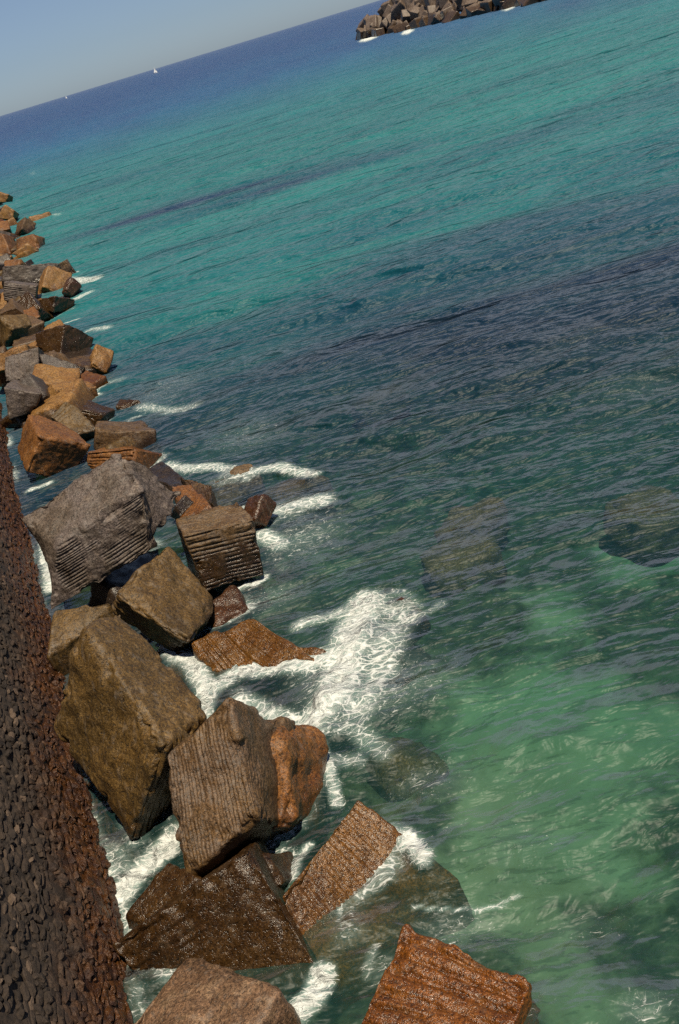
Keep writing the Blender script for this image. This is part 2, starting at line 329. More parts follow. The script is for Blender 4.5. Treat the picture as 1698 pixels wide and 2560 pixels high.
 'AJ': [[-15.32, 61.337, 0.266], [-15.461, 59.915, 0.452], [-15.236, 61.325, 0.523], [-16.665, 61.481, 0.411], [-15.332, 60.161, 1.247], [-16.797, 60.164, 0.818], [-16.463, 61.668, 1.084], [-16.595, 60.352, 1.491]],
 'BA': [[-29.085, 135.983, 0.378], [-30.945, 136.146, 0.62], [-28.346, 135.976, 1.083], [-28.616, 137.706, -0.005], [-29.573, 136.356, 1.779], [-30.221, 137.952, 0.41], [-28.313, 137.621, 0.539], [-29.629, 138.121, 1.484]],
 'BB': [[-24.068, 111.955, 0.159], [-25.52, 112.102, 0.806], [-23.565, 112.209, 1.024], [-24.259, 113.526, -0.369], [-24.203, 112.389, 1.739], [-25.308, 113.734, 0.405], [-23.529, 113.722, 0.374], [-24.449, 114.026, 1.348]],
 'BC': [[-21.634, 98.131, 0.728], [-22.895, 97.835, 0.882], [-21.83, 99.496, 1.371], [-21.727, 98.726, -0.237], [-23.004, 99.206, 1.539], [-23.347, 98.335, -0.278], [-22.017, 100.022, 0.263], [-23.4, 99.731, 0.429]],
 'BD': [[-20.728, 97.626, -0.7], [-21.25, 97.178, -0.039], [-19.685, 96.744, -0.36], [-20.182, 98.702, 0.06], [-20.224, 96.43, 0.579], [-20.823, 98.347, 0.914], [-19.116, 97.877, 0.518], [-19.758, 97.522, 1.371]],
 'BE': [[-20.551, 103.773, -1.816], [-20.406, 101.961, -1.045], [-18.601, 103.992, -1.695], [-20.572, 104.433, 0.148], [-18.445, 102.036, -1.223], [-20.422, 102.55, 0.772], [-18.614, 104.579, 0.118], [-18.464, 102.696, 0.741]],
 'BF': [[-19.688, 89.115, -0.233], [-21.202, 88.811, 0.428], [-19.503, 89.019, 0.123], [-20.1, 90.406, -0.461], [-20.588, 88.722, 0.796], [-21.35, 90.166, 0.331], [-19.693, 90.492, 0.271], [-20.945, 90.233, 1.026]],
 'BG': [[-17.3, 80.31, -0.09], [-18.282, 80.314, 0.633], [-16.319, 80.474, 0.222], [-17.616, 81.745, -0.434], [-16.933, 80.487, 0.963], [-18.175, 81.796, 0.384], [-16.686, 81.844, -0.259], [-17.155, 82.046, 0.874]],
 'BH': [[-20.363, 85.949, -0.818], [-20.864, 84.364, -0.063], [-19.042, 85.696, -0.627], [-20.558, 86.785, 0.828], [-19.223, 84.133, 0.176], [-20.918, 85.21, 1.605], [-19.031, 86.543, 1.045], [-19.39, 84.968, 1.822]],
 'BI': [[-17.895, 84.351, -1.049], [-18.501, 82.906, -0.269], [-16.658, 84.068, -0.95], [-17.889, 85.029, 0.536], [-16.681, 82.517, -0.392], [-18.209, 83.531, 1.206], [-16.343, 84.692, 0.521], [-16.664, 83.194, 1.191]],
 'BJ': [[-21.192, 89.999, -0.711], [-21.887, 89.329, -0.13], [-20.213, 89.129, -0.246], [-20.963, 90.969, 0.64], [-20.817, 88.462, 0.341], [-21.746, 90.308, 1.24], [-19.875, 90.093, 1.094], [-20.658, 89.432, 1.694]],
 'CA': [[-3.308, 23.246, 0.35], [-3.762, 24.661, 0.45], [-2.999, 22.791, 0.3], [-3.311, 23.23, -0.814], [-2.924, 23.558, 0.45], [-3.788, 24.716, -0.809], [-2.987, 22.752, -0.817], [-2.908, 23.558, -0.809]],
 'CA2': [[-3.813, 22.652, 0.2], [-3.943, 24.092, 0.5], [-3.013, 22.535, 0.3], [-3.825, 22.618, -0.834], [-3.466, 24.026, 0.5], [-3.962, 24.13, -0.819], [-2.986, 22.496, -0.829], [-3.461, 24.061, -0.819]],
 'CB': [[-4.043, 24.574, 0.25], [-4.949, 26.272, 0.35], [-3.702, 25.109, 0.2], [-4.031, 24.52, -0.714], [-4.385, 26.658, 0.35], [-4.983, 26.303, -0.709], [-3.674, 25.082, -0.717], [-4.391, 26.709, -0.709]],
 'CC': [[-5.633, 17.726, 0.5], [-6.323, 17.336, 0.6], [-4.994, 17.98, 0.9], [-5.625, 17.719, -0.586], [-6.215, 18.424, 0.9], [-6.35, 17.31, -0.581], [-4.954, 17.986, -0.566], [-6.237, 18.452, -0.566]],
 'CD': [[-3.043, 17.361, 0.02], [-3.117, 17.855, 0.2], [-2.308, 17.63, 0.05], [-3.057, 17.339, -0.664], [-2.576, 18.381, 0.3], [-3.135, 17.858, -0.655], [-2.285, 17.621, -0.662], [-2.567, 18.41, -0.65]],
 'CF': [[-2.061, 21.494, -0.193], [-2.304, 21.381, 0.221], [-1.681, 21.06, 0.04], [-1.692, 21.957, 0.169], [-1.936, 20.926, 0.411], [-2.01, 21.855, 0.605], [-1.285, 21.502, 0.359], [-1.603, 21.401, 0.796]],
 'CG': [[-3.574, 15.824, -0.15], [-4.028, 16.36, -0.05], [-3.307, 16.364, 0.0], [-3.568, 15.796, -0.848], [-3.881, 16.943, 0.03], [-4.044, 16.36, -0.843], [-3.287, 16.364, -0.84], [-3.891, 16.971, -0.839]],
 'CH': [[-3.998, 9.985, 0.12], [-4.39, 10.292, 0.2], [-3.212, 10.193, 0.5], [-4.008, 9.969, -0.692], [-3.67, 10.779, 0.45], [-4.418, 10.291, -0.688], [-3.182, 10.187, -0.673], [-3.663, 10.803, -0.676]],
 'CI': [[-3.97, 23.042, 0.018], [-4.13, 23.082, 0.171], [-3.772, 22.71, 0.255], [-3.651, 23.367, 0.083], [-3.855, 22.803, 0.519], [-3.817, 23.45, 0.326], [-3.404, 23.053, 0.358], [-3.569, 23.136, 0.602]],
 'AG': [[-11.435, 58.953, -0.13], [-11.657, 58.74, 0.317], [-11.019, 58.221, 0.024], [-10.754, 59.387, 0.232], [-11.194, 58.016, 0.49], [-11.116, 59.269, 0.877], [-10.284, 58.642, 0.36], [-10.645, 58.524, 1.004]],
 'AH': [[-6.016, 33.689, 0.0], [-6.448, 33.914, 0.15], [-5.563, 33.89, 0.1], [-6.013, 33.674, -0.669], [-6.305, 34.464, 0.3], [-6.466, 33.91, -0.662], [-5.537, 33.885, -0.664], [-6.316, 34.487, -0.654]],
}
BK, RK = 'concrete_block', 'boulder'
block('A', BK, 'grey', 'large grey ribbed block leaning on the seawall with a cracked pale corner', N=112, r=0.11, amp=.06, ribs=(('ac','a'),('bc','c')), ribdepth=0.026, ribstep=0.078)
block('B', BK, 'olive', 'rounded olive block with slanting grooves under the big grey ribbed block', N=76, r=.24, amp=.09, ribs=(('ac','a'),), ribdepth=.05, ribstep=.16)
block('C', BK, 'brownwet', 'block ribbed on top and front, dark wet front face rising from foam', N=96, r=.06, amp=.035, ribs=(('ab','a'),('ac','a')), ribdepth=0.032, ribstep=0.092)
block('D', BK, 'wet', 'low wet brown slab with fine cross ribs washed by white surf', N=76, r=.14, amp=.06, ribs=(('ab','b'),), ribdepth=.025, ribstep=.10)
block('CE', RK, 'wet', 'small brown boulder broken off the end of the low ribbed slab', 'rock', N=40, r=.35, amp=.10)
block('E', BK, 'olive', 'biggest olive block, smooth with a pale ridge, lying against the seawall', N=96, r=.15, amp=.06, ribs=(('bc','c'),), ribdepth=.06, ribstep=.15)
block('F', BK, 'brown', grow=1.03, label='tall brown block, its left face combed with vertical ribs above a dark underside', N=112, r=.10, amp=.055, ribs=(('ac','a'),('ab','a',(1,.45,.0))), ribdepth=0.024, ribstep=0.068)
block('G', RK, 'orange', 'pitted orange boulder tucked against the tall vertically ribbed block', 'rock', grow=1.04, N=56, r=.32, amp=.14)
block('H', RK, 'wet_or_shade', 'small dark wet boulder in shade below the tall ribbed block', 'rock', N=40, r=.35, amp=.10)
block('I', BK, 'wet_or_shade', grow=1.13, label='dark wet tilted slab with a sharp edge and a foam patch at its foot', N=80, r=.045, amp=.025, ribs=(('ab','b',(1,.35,.75)),), ribdepth=.03, ribstep=.14, chip=.5)
block('J', BK, 'pink', 'dry pinkish brown block with pale streaks in front of the dark tilted slab', N=64, r=.17, amp=.06)
block('K', BK, 'wet', 'glistening golden ribbed block sliding under the green water', N=76, r=.08, amp=.035, ribs=(('ab','b'),), ribdepth=.022, ribstep=0.075, chip=.5)
block('L', BK, 'orangewet', 'rust orange block with faint parallel grooves standing alone in green water', N=80, r=.08, amp=.06, ribs=(('ab','a'),), ribdepth=.045, ribstep=.13)
block('M', BK, 'orange', 'large smooth rust brown cube touching the seawall beyond the grey ribbed block', N=56, r=.14, amp=.05)
block('N', BK, 'orange', 'bright orange block with long grooves behind the crest of the grey ribbed block', N=56, r=.14, amp=.06, ribs=(('ac','a'),), ribdepth=0.035, ribstep=0.12)
block('O', BK, 'brown', 'squat brown block with a flat grey top between orange block and surf', N=48, r=.09, amp=.06)
block('P', BK, 'wet_or_shade', 'glossy olive block with side ribs and a black shaded end', N=48, r=.10, amp=.07, ribs=(('ac','a'),), ribdepth=.05, ribstep=.15)
block('Q1', BK, 'greydk', 'blue grey finely ribbed block wedged behind the large rust cube', N=48, r=.08, amp=.04, ribs=(('ab','b'),), ribdepth=.04, ribstep=.12)
block('Q2', BK, 'olive', 'rough wet olive block lying over the back of the rust cube', N=52, r=.14, amp=.09, ribs=(('ab','b',(0,.5,.9)),), ribdepth=.05, ribstep=.16)
block('R', BK, 'ochre', 'golden ochre block with a broken left end beside shallow foam', N=48, r=.14, amp=.08)
block('S', RK, 'ochre', 'small yellow ochre rock with its tip in the wash', 'rock', N=36, r=.20, amp=.09)
block('T1', BK, 'grey', 'mottled grey brown block hard against the upper end of the seawall', N=48, r=.12, amp=.07)
block('U', BK, 'grey', 'pale grey block with upright ribs on its sunny face', N=52, r=.05, amp=.03, ribs=(('ac','c'),), ribdepth=.025, ribstep=.10)
block('V', BK, 'ochre', 'sunlit sandy orange block behind the pale upright ribbed block', N=40, r=.12, amp=.06)
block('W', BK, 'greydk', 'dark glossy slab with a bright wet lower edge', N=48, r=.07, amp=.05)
block('X', BK, 'wet_or_shade', 'big dark angular block with a central ridge at the water edge', N=48, r=.07, amp=.06)
block('Y', BK, 'wet_or_shade', 'brown sloping block glittering with spray behind the dark angular block', N=48, r=.08, amp=.06, ribs=(('ab','b'),), ribdepth=.03, ribstep=.16)
block('ZZ', BK, 'olive', 'long dull olive block left of the dark angular block', N=40, r=.12, amp=.06)
block('AA', BK, 'brown', 'brown block with a dark top and deep black shadow under it', N=40, r=.07, amp=.05)
block('AB', BK, 'grey', 'grey block with coarse level ribs across its face', N=48, r=.06, amp=.03, ribs=(('ac','a'),), ribdepth=0.028, ribstep=0.12)
block('AC', BK, 'greydk', 'long charcoal block with fine ribs along its broad top', N=52, r=.08, amp=.06, ribs=(('ab','b'),), ribdepth=.035, ribstep=.13)
block('AD', BK, 'brown', 'brown tilted block at the seaward tip of the long charcoal block', N=32, r=.06, amp=.04, ribs=(('ab','a'),), ribdepth=.03, ribstep=.2)
block('AE', BK, 'ochre', 'sunny yellow brown wedge behind the knobbly wet block', N=28, r=.10, amp=.06)
block('AF', BK, 'wet_or_shade', 'grey topped block with a knobbly glistening wet end', N=40, r=.12, amp=.10)
block('AG', RK, 'red', 'little dark red rock in white wash off the yellow wedge', 'rock', N=24, r=.30, amp=.10)
block('AH', RK, 'wet_or_shade', 'lone wet red brown rock standing just off the squat brown block', 'rock', N=32, r=.25, amp=.12)
block('AI', BK, 'grey', 'grey block beside the inner end of the long charcoal block', N=24, r=.08, amp=.05)
block('AJ', BK, 'ochre', 'pale sandy block inshore of the coarse ribbed grey block', N=24, r=.10, amp=.05)
block('BA', BK, 'ochre', 'farthest block of the row, pale top and black seaward end', N=20, r=.10, amp=.06)
block('BB', BK, 'ochre', 'pale cube with a black shaded seaward side far along the row', N=20, r=.08, amp=.06)
block('BC', BK, 'orange', 'two toned orange and brown block far along the row', N=20, r=.08, amp=.06)
block('BD', BK, 'brown', 'small dark pyramid shaped block at the edge of the far water', N=20, r=.06, amp=.05)
block('BE', BK, 'ochre', 'flat orange slab just awash off the far blocks', N=20, r=.10, amp=.05)
block('BF', BK, 'brown', 'dull brown block below the two toned far block', N=20, r=.08, amp=.05)
block('BG', BK, 'ochre', 'bright golden block jutting to the water beyond the charcoal block', N=24, r=.08, amp=.05)
block('BH', BK, 'orange', 'shaded rusty block inshore of the bright golden block', N=20, r=.10, amp=.05)
block('BI', BK, 'orange', 'low orange block between the bright golden and long charcoal blocks', N=20, r=.10, amp=.05)
block('BJ', BK, 'grey', 'light grey block behind the shaded rusty block', N=20, r=.10, amp=.05)
block('CA', BK, 'brown', 'brown block with short ribs showing behind the ribbed wet front block', N=44, r=.08, amp=.06, ribs=(('ab','a'),), ribdepth=.03, ribstep=.11)
block('CA2', BK, 'orange', 'orange stained block squeezed between grey ribbed block and wet ribbed block', N=44, r=.10, amp=.06)
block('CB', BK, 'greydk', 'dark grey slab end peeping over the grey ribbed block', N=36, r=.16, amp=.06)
block('CC', BK, 'olive', 'smooth olive block under the lower end of the grey ribbed block', N=52, r=.18, amp=.05)
block('CD', RK, 'red', 'reddish rock streaming with foam in front of the wet ribbed block', 'rock', N=44, r=.30, amp=.14)
block('CF', RK, 'red', 'small reddish rock at the seaward corner of the wet ribbed block', 'rock', N=32, r=.30, amp=.12)
block('CG', RK, 'wet', 'brown rock covered by thin foam beside the biggest olive block', 'rock', N=36, r=.30, amp=.10)
block('CH', BK, 'wet_or_shade', 'smooth dark olive block lying in shade beside the seawall gully', N=48, r=.18, amp=.05)  # darker material paints in the shade of the tall ribbed block's overhang
block('CI', RK, 'greydk', 'small dark stone caught in the gap right of the grey ribbed block', 'rock', N=24, r=.20, amp=.08)
# fill in the heart of the mound, mostly hidden, that the blocks in view rest on
def rock_at(loc, size, mat, name, label, cat, N=32, rot=0.0, flat=.6, r=.45, amp=.14, group=None):
    rg = np.random.default_rng(int(abs(loc[0]*31 + loc[1]*17)*10) + 5)
    R = np.array(Matrix.Rotation(rot, 3, 'Z') @ Matrix.Rotation(rg.normal()*.25, 3, 'X') @ Matrix.Rotation(rg.normal()*.25, 3, 'Y'))
    dims = np.array([size, size*(.7 + .4*rg.random()), size*flat])
    cor = ((KEYOFF - .5)*dims) @ R.T + np.array(loc)
    BLOCKS['_tmp'] = cor
    me, base, P = block_mesh(name, cor, N=N, seed=int(rg.integers(1, 900)), r=r, amp=amp)
    o = link(name, me, M[mat], loc=base); tag(o, label, cat, group)
    w = P[np.abs(P[:, 2]) < .10]
    if len(w): WATERLINE.append(w[::max(1, len(w)//80)])
    return o
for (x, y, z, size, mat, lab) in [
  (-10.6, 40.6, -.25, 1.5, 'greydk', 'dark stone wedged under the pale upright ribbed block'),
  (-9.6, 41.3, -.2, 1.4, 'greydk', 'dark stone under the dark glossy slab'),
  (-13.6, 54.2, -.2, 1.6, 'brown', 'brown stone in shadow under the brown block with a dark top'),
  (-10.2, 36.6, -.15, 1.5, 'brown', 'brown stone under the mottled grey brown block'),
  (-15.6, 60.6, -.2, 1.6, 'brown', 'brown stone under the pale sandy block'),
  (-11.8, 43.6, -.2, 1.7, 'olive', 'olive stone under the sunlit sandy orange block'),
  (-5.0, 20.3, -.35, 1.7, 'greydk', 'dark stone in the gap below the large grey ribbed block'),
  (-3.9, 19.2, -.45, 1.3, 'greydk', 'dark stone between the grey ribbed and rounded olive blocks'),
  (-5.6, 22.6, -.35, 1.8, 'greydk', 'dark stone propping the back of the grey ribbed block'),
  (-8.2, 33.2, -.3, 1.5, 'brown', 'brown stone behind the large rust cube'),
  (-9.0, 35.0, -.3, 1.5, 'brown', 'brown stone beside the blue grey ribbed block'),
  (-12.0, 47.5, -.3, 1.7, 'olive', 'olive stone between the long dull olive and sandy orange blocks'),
  (-11.0, 48.2, -.3, 1.5, 'wet_or_shade', 'wet dark stone inshore of the dark angular block'),
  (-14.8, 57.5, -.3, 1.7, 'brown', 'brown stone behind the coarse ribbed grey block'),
  (-13.0, 58.8, -.3, 1.6, 'wet_or_shade', 'wet dark stone under the knobbly wet block'),
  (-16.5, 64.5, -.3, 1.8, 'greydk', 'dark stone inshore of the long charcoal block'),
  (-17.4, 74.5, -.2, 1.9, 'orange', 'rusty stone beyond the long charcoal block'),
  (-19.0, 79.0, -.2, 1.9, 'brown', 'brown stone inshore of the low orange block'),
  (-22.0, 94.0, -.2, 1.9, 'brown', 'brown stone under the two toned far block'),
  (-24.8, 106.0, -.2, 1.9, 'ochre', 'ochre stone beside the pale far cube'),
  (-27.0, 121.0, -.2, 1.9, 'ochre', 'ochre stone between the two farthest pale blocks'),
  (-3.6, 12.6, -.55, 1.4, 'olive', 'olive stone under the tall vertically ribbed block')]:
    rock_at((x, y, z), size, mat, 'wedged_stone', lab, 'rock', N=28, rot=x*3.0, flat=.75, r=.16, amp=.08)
pk = np.random.default_rng(77); y = 27.0
while y < 150:
    wx = -1.914 - .2494*y
    for off in (.6, 1.7, 2.7):
        x = wx + off*(1 + y/160) + pk.normal()*.25; sz = 1.15 + .5*pk.random() + y*.004
        if off > 2.4 and pk.random() < .45: continue
        q = cam.matrix_world.inverted() @ Vector((x, y, .3)); u_ = q.x/-q.z*35/36*1024 + 339.5
        mt = int(pk.integers(5))
        if u_ < -22 or (y < 43 and off < 1) or (y < 34 and off < 2): continue                                       # wholly outside the photograph
        rock_at((x, y + pk.normal()*.4, -.12 + .28*pk.random() - (.35 if off > 2.4 else 0)), sz, ['brown', 'olive', 'greydk', 'orange', 'ochre'][mt],
                'packed_stone', 'half hidden ' + ['dull brown', 'olive', 'charcoal', 'rusty orange', 'pale ochre'][mt] + ' stone packed low between the larger blocks', 'rock', N=16, rot=pk.random()*6.28, flat=.8, r=.12, amp=.07, group=['brown', 'olive', 'charcoal', 'orange', 'ochre'][mt] + ' stones packed between the larger blocks')
    y += 1.9 + y*.012
rock_at((2.26, 30.19, -1.31), 1.7, 'drowned', 'submerged_boulder', 'broad pale brown boulder under dark blue green water, farthest out of the drowned rocks', 'rock', rot=0.3)
rock_at((2.80, 20.14, -1.10), 1.5, 'drowned', 'submerged_boulder', 'brown boulder under the water beyond the bright sandy shallows', 'rock', rot=0.8)
rock_at((2.17, 18.87, -1.18), 1.6, 'drowned', 'submerged_boulder', 'wide dark brown boulder under water just inshore of another drowned boulder', 'rock', rot=0.1)
rock_at((-0.16, 12.99, -1.11), 1.2, 'drowned', 'submerged_boulder', 'dark brown boulder drowned below the main patch of surf', 'rock', rot=0.4)
rock_at((0.38, 16.06, -0.43), 1.1, 'red', 'submerged_boulder', 'reddish boulder breaking the surface at the head of the surf patch', 'rock', rot=0.4)
rock_at((-2.47, 24.81, -0.52), 1.4, 'drowned', 'submerged_boulder', 'flat purple brown boulder barely covered behind a thin line of foam', 'rock', rot=0.2)
rock_at((-0.91, 24.04, -0.80), 1.5, 'drowned', 'submerged_boulder', 'drowned brown boulder seaward of the barely covered flat boulder', 'rock', rot=0.6)
rock_at((6.39, 18.69, -1.40), 1.5, 'drowned', 'submerged_boulder', 'dark drowned boulder among the pale sandy shallows', 'rock', rot=0.4)
rock_at((-5.24, 32.90, -0.42), 1.0, 'drowned', 'submerged_boulder', 'brown boulder awash in foam off the squat brown block', 'rock', rot=0.4)
rock_at((-7.55, 45.91, -0.29), 0.9, 'red', 'submerged_boulder', 'small reddish boulder awash off the dark angular block', 'rock', rot=0.4)
rock_at((-11.27, 58.55, -0.40), 1.0, 'red', 'submerged_boulder', 'brown stone awash beside the knobbly wet block', 'rock', rot=0.4)



# ------------------------------------------------------------------ seawall
WK, W0, BAT = -.2494, -1.914, math.radians(25)
wd = np.array([WK, 1, 0]); wd /= np.linalg.norm(wd); wh = np.array([wd[1], -wd[0], 0])
wu = np.array([0, 0, 1])*math.cos(BAT) - wh*math.sin(BAT)          # up the battered face
wnrm = wh*math.cos(BAT) + np.array([0, 0, 1])*math.sin(BAT)
worg = np.array([W0, 0, 0])
def wall_pt(s, h): return worg + np.asarray(s)[..., None]*wd + np.asarray(h)[..., None]*wu
def wall_material(name, stone):
    t = NT(name)
    pos = t.n('ShaderNodeNewGeometry').outputs['Position']
    z = t.n('ShaderNodeSeparateXYZ', Vector=pos).outputs[2]
    n1 = t.noise(pos, 1.1, 5, .6); n2 = t.noise(pos, 6, 5, .65); n3 = t.noise(pos, 34, 4, .65)
    dry = t.mix(t.step(n2, .35, .65), (.018,.011,.007), (.042,.027,.018))
    if stone:
        isl = t.n('ShaderNodeNewGeometry').outputs['Random Per Island']
        dry = t.mix(t.step(isl, .82, 1.0), dry, (.125,.084,.058))
        dry = t.mix(t.math('MULTIPLY', t.step(isl, .25, .0), .7), dry, (.018,.012,.009))
    rust = t.mix(t.step(n2, .38, .62), (.030,.010,.005), (.085,.032,.008))
    band = t.step(t.math('ADD', z, t.math('MULTIPLY', t.math('SUBTRACT', n1, .5), 1.6)), 1.5, .45)
    c = t.mix(band, dry, rust)
    c = t.mix(1.0, c, t.mix(n3, (.45,.45,.45), (1.5,1.5,1.5)), 'MULTIPLY')
    b = t.n('ShaderNodeBsdfPrincipled'); t.set(b, 'Base Color', c)
    t.set(b, 'Roughness', t.math('SUBTRACT', .82, t.math('MULTIPLY', band, t.math('MULTIPLY', n2, .85))))
    t.set(b, 'Normal', t.bump(t.math('ADD', n3, t.math('MULTIPLY', n2, .6)), .9, .03))
    t.t.links.new(b.outputs[0], t.out.inputs[0]); return t.m
MW, MWB = wall_material('wall_stone', True), wall_material('wall_mortar', False)
wall = link('seawall', None, loc=tuple(worg)); wall.empty_display_size = .5
tag(wall, 'sloping seawall of rough rubble courses, rust red near the water', 'seawall')
ss = np.concatenate([np.linspace(-14, 3, 12), np.arange(3.2, 46, .12), np.linspace(47, 175, 60)])
hh = np.concatenate([np.linspace(-3.5, -1, 6), np.arange(-.9, 3.6, .09), np.linspace(3.8, 9.9, 12)])
S, H = np.meshgrid(ss, hh, indexing='ij')
P = wall_pt(S, H)
dd = .10*fbm(P*.55, 3, 3) + .055*fbm(np.stack([S*3.0, H*7.5, S*0], -1), 3, 8) + .022*fbm(P*14, 2, 12)
P = P + wnrm*(dd - .06)[..., None]
nS, nH = len(ss), len(hh); idx = np.arange(nS*nH).reshape(nS, nH)
Fq = np.stack([idx[:-1, :-1], idx[1:, :-1], idx[1:, 1:], idx[:-1, 1:]], -1).reshape(-1, 4)
me = mesh_np('wall_face', P.reshape(-1, 3) - worg, Fq); link('wall_face', me, MWB, wall)
wallw = P.reshape(-1, 3); wallw = wallw[(np.abs(wallw[:, 2]) < .12)]; WATERLINE.append(wallw[::3])
# coping and the promenade behind it
tops = [wall_pt(np.array(s), np.array(9.9)) for s in (-14.0, 175.0)]
def prism(name, ring, z0, z1, mat, parent=None, org=(0, 0, 0)):
    n = len(ring); v = [(x - org[0], y - org[1], z0 - org[2]) for x, y in ring] + [(x - org[0], y - org[1], z1 - org[2]) for x, y in ring]
    me = bpy.data.meshes.new(name)
    me.from_pydata(v, [], [tuple(range(n - 1, -1, -1)), tuple(range(n, 2*n))] + [(i, (i+1) % n, n + (i+1) % n, n + i) for i in range(n)]); me.update()
    return link(name, me, mat, parent)
def off(p, k): return (p[0] - wh[0]*k, p[1] - wh[1]*k)
zt = float(tops[0][2])
prism('coping', [off(tops[0], -.12), off(tops[1], -.12), off(tops[1], .6), off(tops[0], .6)], zt - .02, zt + .28, MWB, wall, worg)
pr = prism('promenade', [off(tops[0], .6), off(tops[1], .6), off(tops[1], 25), off(tops[0], 25)], zt - 2.0, zt + .10, M['grey']); tag(pr, kind='structure')

# rubble stones in rough courses
def ico():
    import bmesh
    bm = bmesh.new(); bmesh.ops.create_icosphere(bm, subdivisions=2, radius=1.0)
    bm.verts.ensure_lookup_table(); v = np.array([x.co[:] for x in bm.verts]); f = np.array([[q.index for q in p.verts] for p in bm.faces]); bm.free(); return v, f
ICO_V, ICO_F = ico()
def stone_verts(L, Hh, D, seed):
    v = np.sign(ICO_V)*np.abs(ICO_V)**.72
    v = v*np.array([L/2, Hh/2, D])
    return v*(1 + .30*vnoise(ICO_V*1.35 + seed*5.7, seed % 97)[:, None] + .25*vnoise(ICO_V*3.1 + seed, seed % 89)[:, None])
AX = np.stack([wd, wu, wnrm])                                        # rows: along, up, out
stones = []; sr = np.random.default_rng(11)
h = -.55
row = 0
while h < 3.1:
    rh = .06 + .07*sr.random(); s = 4.0 + sr.random()*.3
    smax = 40 if h < 1.6 else 22
    while s < smax:
        k = 1 + max(0, (s - 14)/26)*.9
        L = (.07 + .20*sr.random()**1.6)*k
        if sr.random() < .85:
            stones.append((s + L/2, h + rh/2 + sr.normal()*.022, L*1.15, rh*(.7 + .9*sr.random()**2), .022 + .050*sr.random()**2, sr.normal()*.12))
        s += L + .012
    h += rh + .008; row += 1
vis = sorted(range(len(stones)), key=lambda i: -(stones[i][2]*stones[i][3]/max(4.0, (stones[i][0]**2 + 90))) * (1 if 6.5 < stones[i][0] < 22 and .0 < stones[i][1] < 2.3 else .05))
single = set(vis[:290])
rv, rf, nb = [], [], 0
for i, (s, hc, L, Hh, D, rot) in enumerate(stones):
    v = stone_verts(L, Hh, D, i + 3)
    ca, sa = math.cos(rot), math.sin(rot)
    v = np.stack([v[:, 0]*ca - v[:, 1]*sa, v[:, 0]*sa + v[:, 1]*ca, v[:, 2]], 1) @ AX
    p = wall_pt(np.array(s), np.array(hc))
    out = .10*float(fbm((p*.55)[None], 3, 3)[0]) - .05
    p = p + wnrm*out
    if i in single:
        me = mesh_np('stone', v, ICO_F, False); link('stone', me, MW, wall, loc=tuple(p - worg))
    else:
        rv.append(v + p - worg); rf.append(ICO_F + nb); nb += len(v)
me = mesh_np('rubble', np.concatenate(rv), np.concatenate(rf), False); tag(link('rubble', me, MW, wall), kind='stuff')

# ------------------------------------------------------------------ sea bed
SAND = [(1.88, 13.87, 1.3, 1.6, 1.2), (2.23, 11.54, 1.4, 1.2, 1.1), (3.87, 13.47, 1.2, 1.4, 0.9), (6.53, 18.48, 1.6, 1.5, 0.8), (3.20, 16.96, 1.2, 1.2, 0.7), (0.93, 10.49, 1.2, 1.0, 0.7), (1.17, 8.46, 1.3, 1.0, 0.45), (-0.10, 10.08, 0.8, 0.7, 0.5), (2.58, 10.22, 0.8, 0.8, 0.5), (5.19, 14.96, 0.8, 1.0, -0.7), (2.04, 17.33, 1.2, 1, -0.6), (2.84, 10.56, 0.7, 0.5, -0.5), (-0.05, 7.96, 1, 0.5, -0.4)]
def bed_z(x, y):
    dist = (x - (W0 + WK*y))*.97
    z = -1.0 - .085*np.clip(dist, 0, 25) - .02*np.clip(np.hypot(x, y) - 30, 0, 400)
    return np.maximum(z, -14) + .35*fbm(np.stack([x*.35, y*.35, x*0], -1), 4, 41) + .12*fbm(np.stack([x*1.6, y*1.6, x*0], -1), 3, 44)
az = np.radians(np.linspace(-75, 85, 190)); rad = np.concatenate([np.geomspace(2.0, 120, 190), np.geomspace(130, 60000, 26)])
A_, R_ = np.meshgrid(az, rad, indexing='ij'); X, Y = R_*np.sin(A_), R_*np.cos(A_)
Zb = bed_z(X, Y)
sandy = .40*fbm(np.stack([X*.28, Y*.28, X*0], -1), 4, 61) + .50*fbm(np.stack([X*1.1, Y*1.1, X*0], -1), 4, 64)
for (x, y, rx, ry, w) in SAND: sandy = sandy + w*np.exp(-((X - x)/rx)**2 - ((Y - y)/ry)**2)
sandy = sstep(-.05, 1.0, sandy)
Zb = Zb + .35*(1 - sandy)*np.clip(fbm(np.stack([X*1.3, Y*1.3, X*0 + 4], -1), 3, 66) + .3, 0, 1)
nA, nR = A_.shape; idx = np.arange(nA*nR).reshape(nA, nR)
Fq = np.stack([idx[:-1, :-1], idx[1:, :-1], idx[1:, 1:], idx[:-1, 1:]], -1).reshape(-1, 4)
me = mesh_np('seabed', np.stack([X, Y, Zb], -1).reshape(-1, 3), Fq)
at = me.attributes.new('sandy', 'FLOAT', 'POINT'); at.data.foreach_set('value', sandy.ravel().astype(np.float32))
t = NT('seabed'); pos = t.n('ShaderNodeNewGeometry').outputs['Position']
n = t.noise(pos, 3.0, 5, .65); n2 = t.noise(pos, .8, 4, .6)
weed = t.mix(t.step(n, .35, .65), (.030,.030,.016), (.100,.090,.045))
sandc = t.mix(t.step(n2, .3, .7), (.27,.25,.15), (.36,.33,.20))
f = t.math('ADD', t.attr('sandy'), t.math('MULTIPLY', t.math('SUBTRACT', n, .5), .7))
b = t.n('ShaderNodeBsdfPrincipled'); t.set(b, 'Base Color', t.mix(t.step(f, .05, .95), weed, sandc)); t.set(b, 'Roughness', .95)
t.set(b, 'Normal', t.bump(n, .5, .08)); t.t.links.new(b.outputs[0], t.out.inputs[0])
tag(link('seabed', me, t.m), kind='structure')

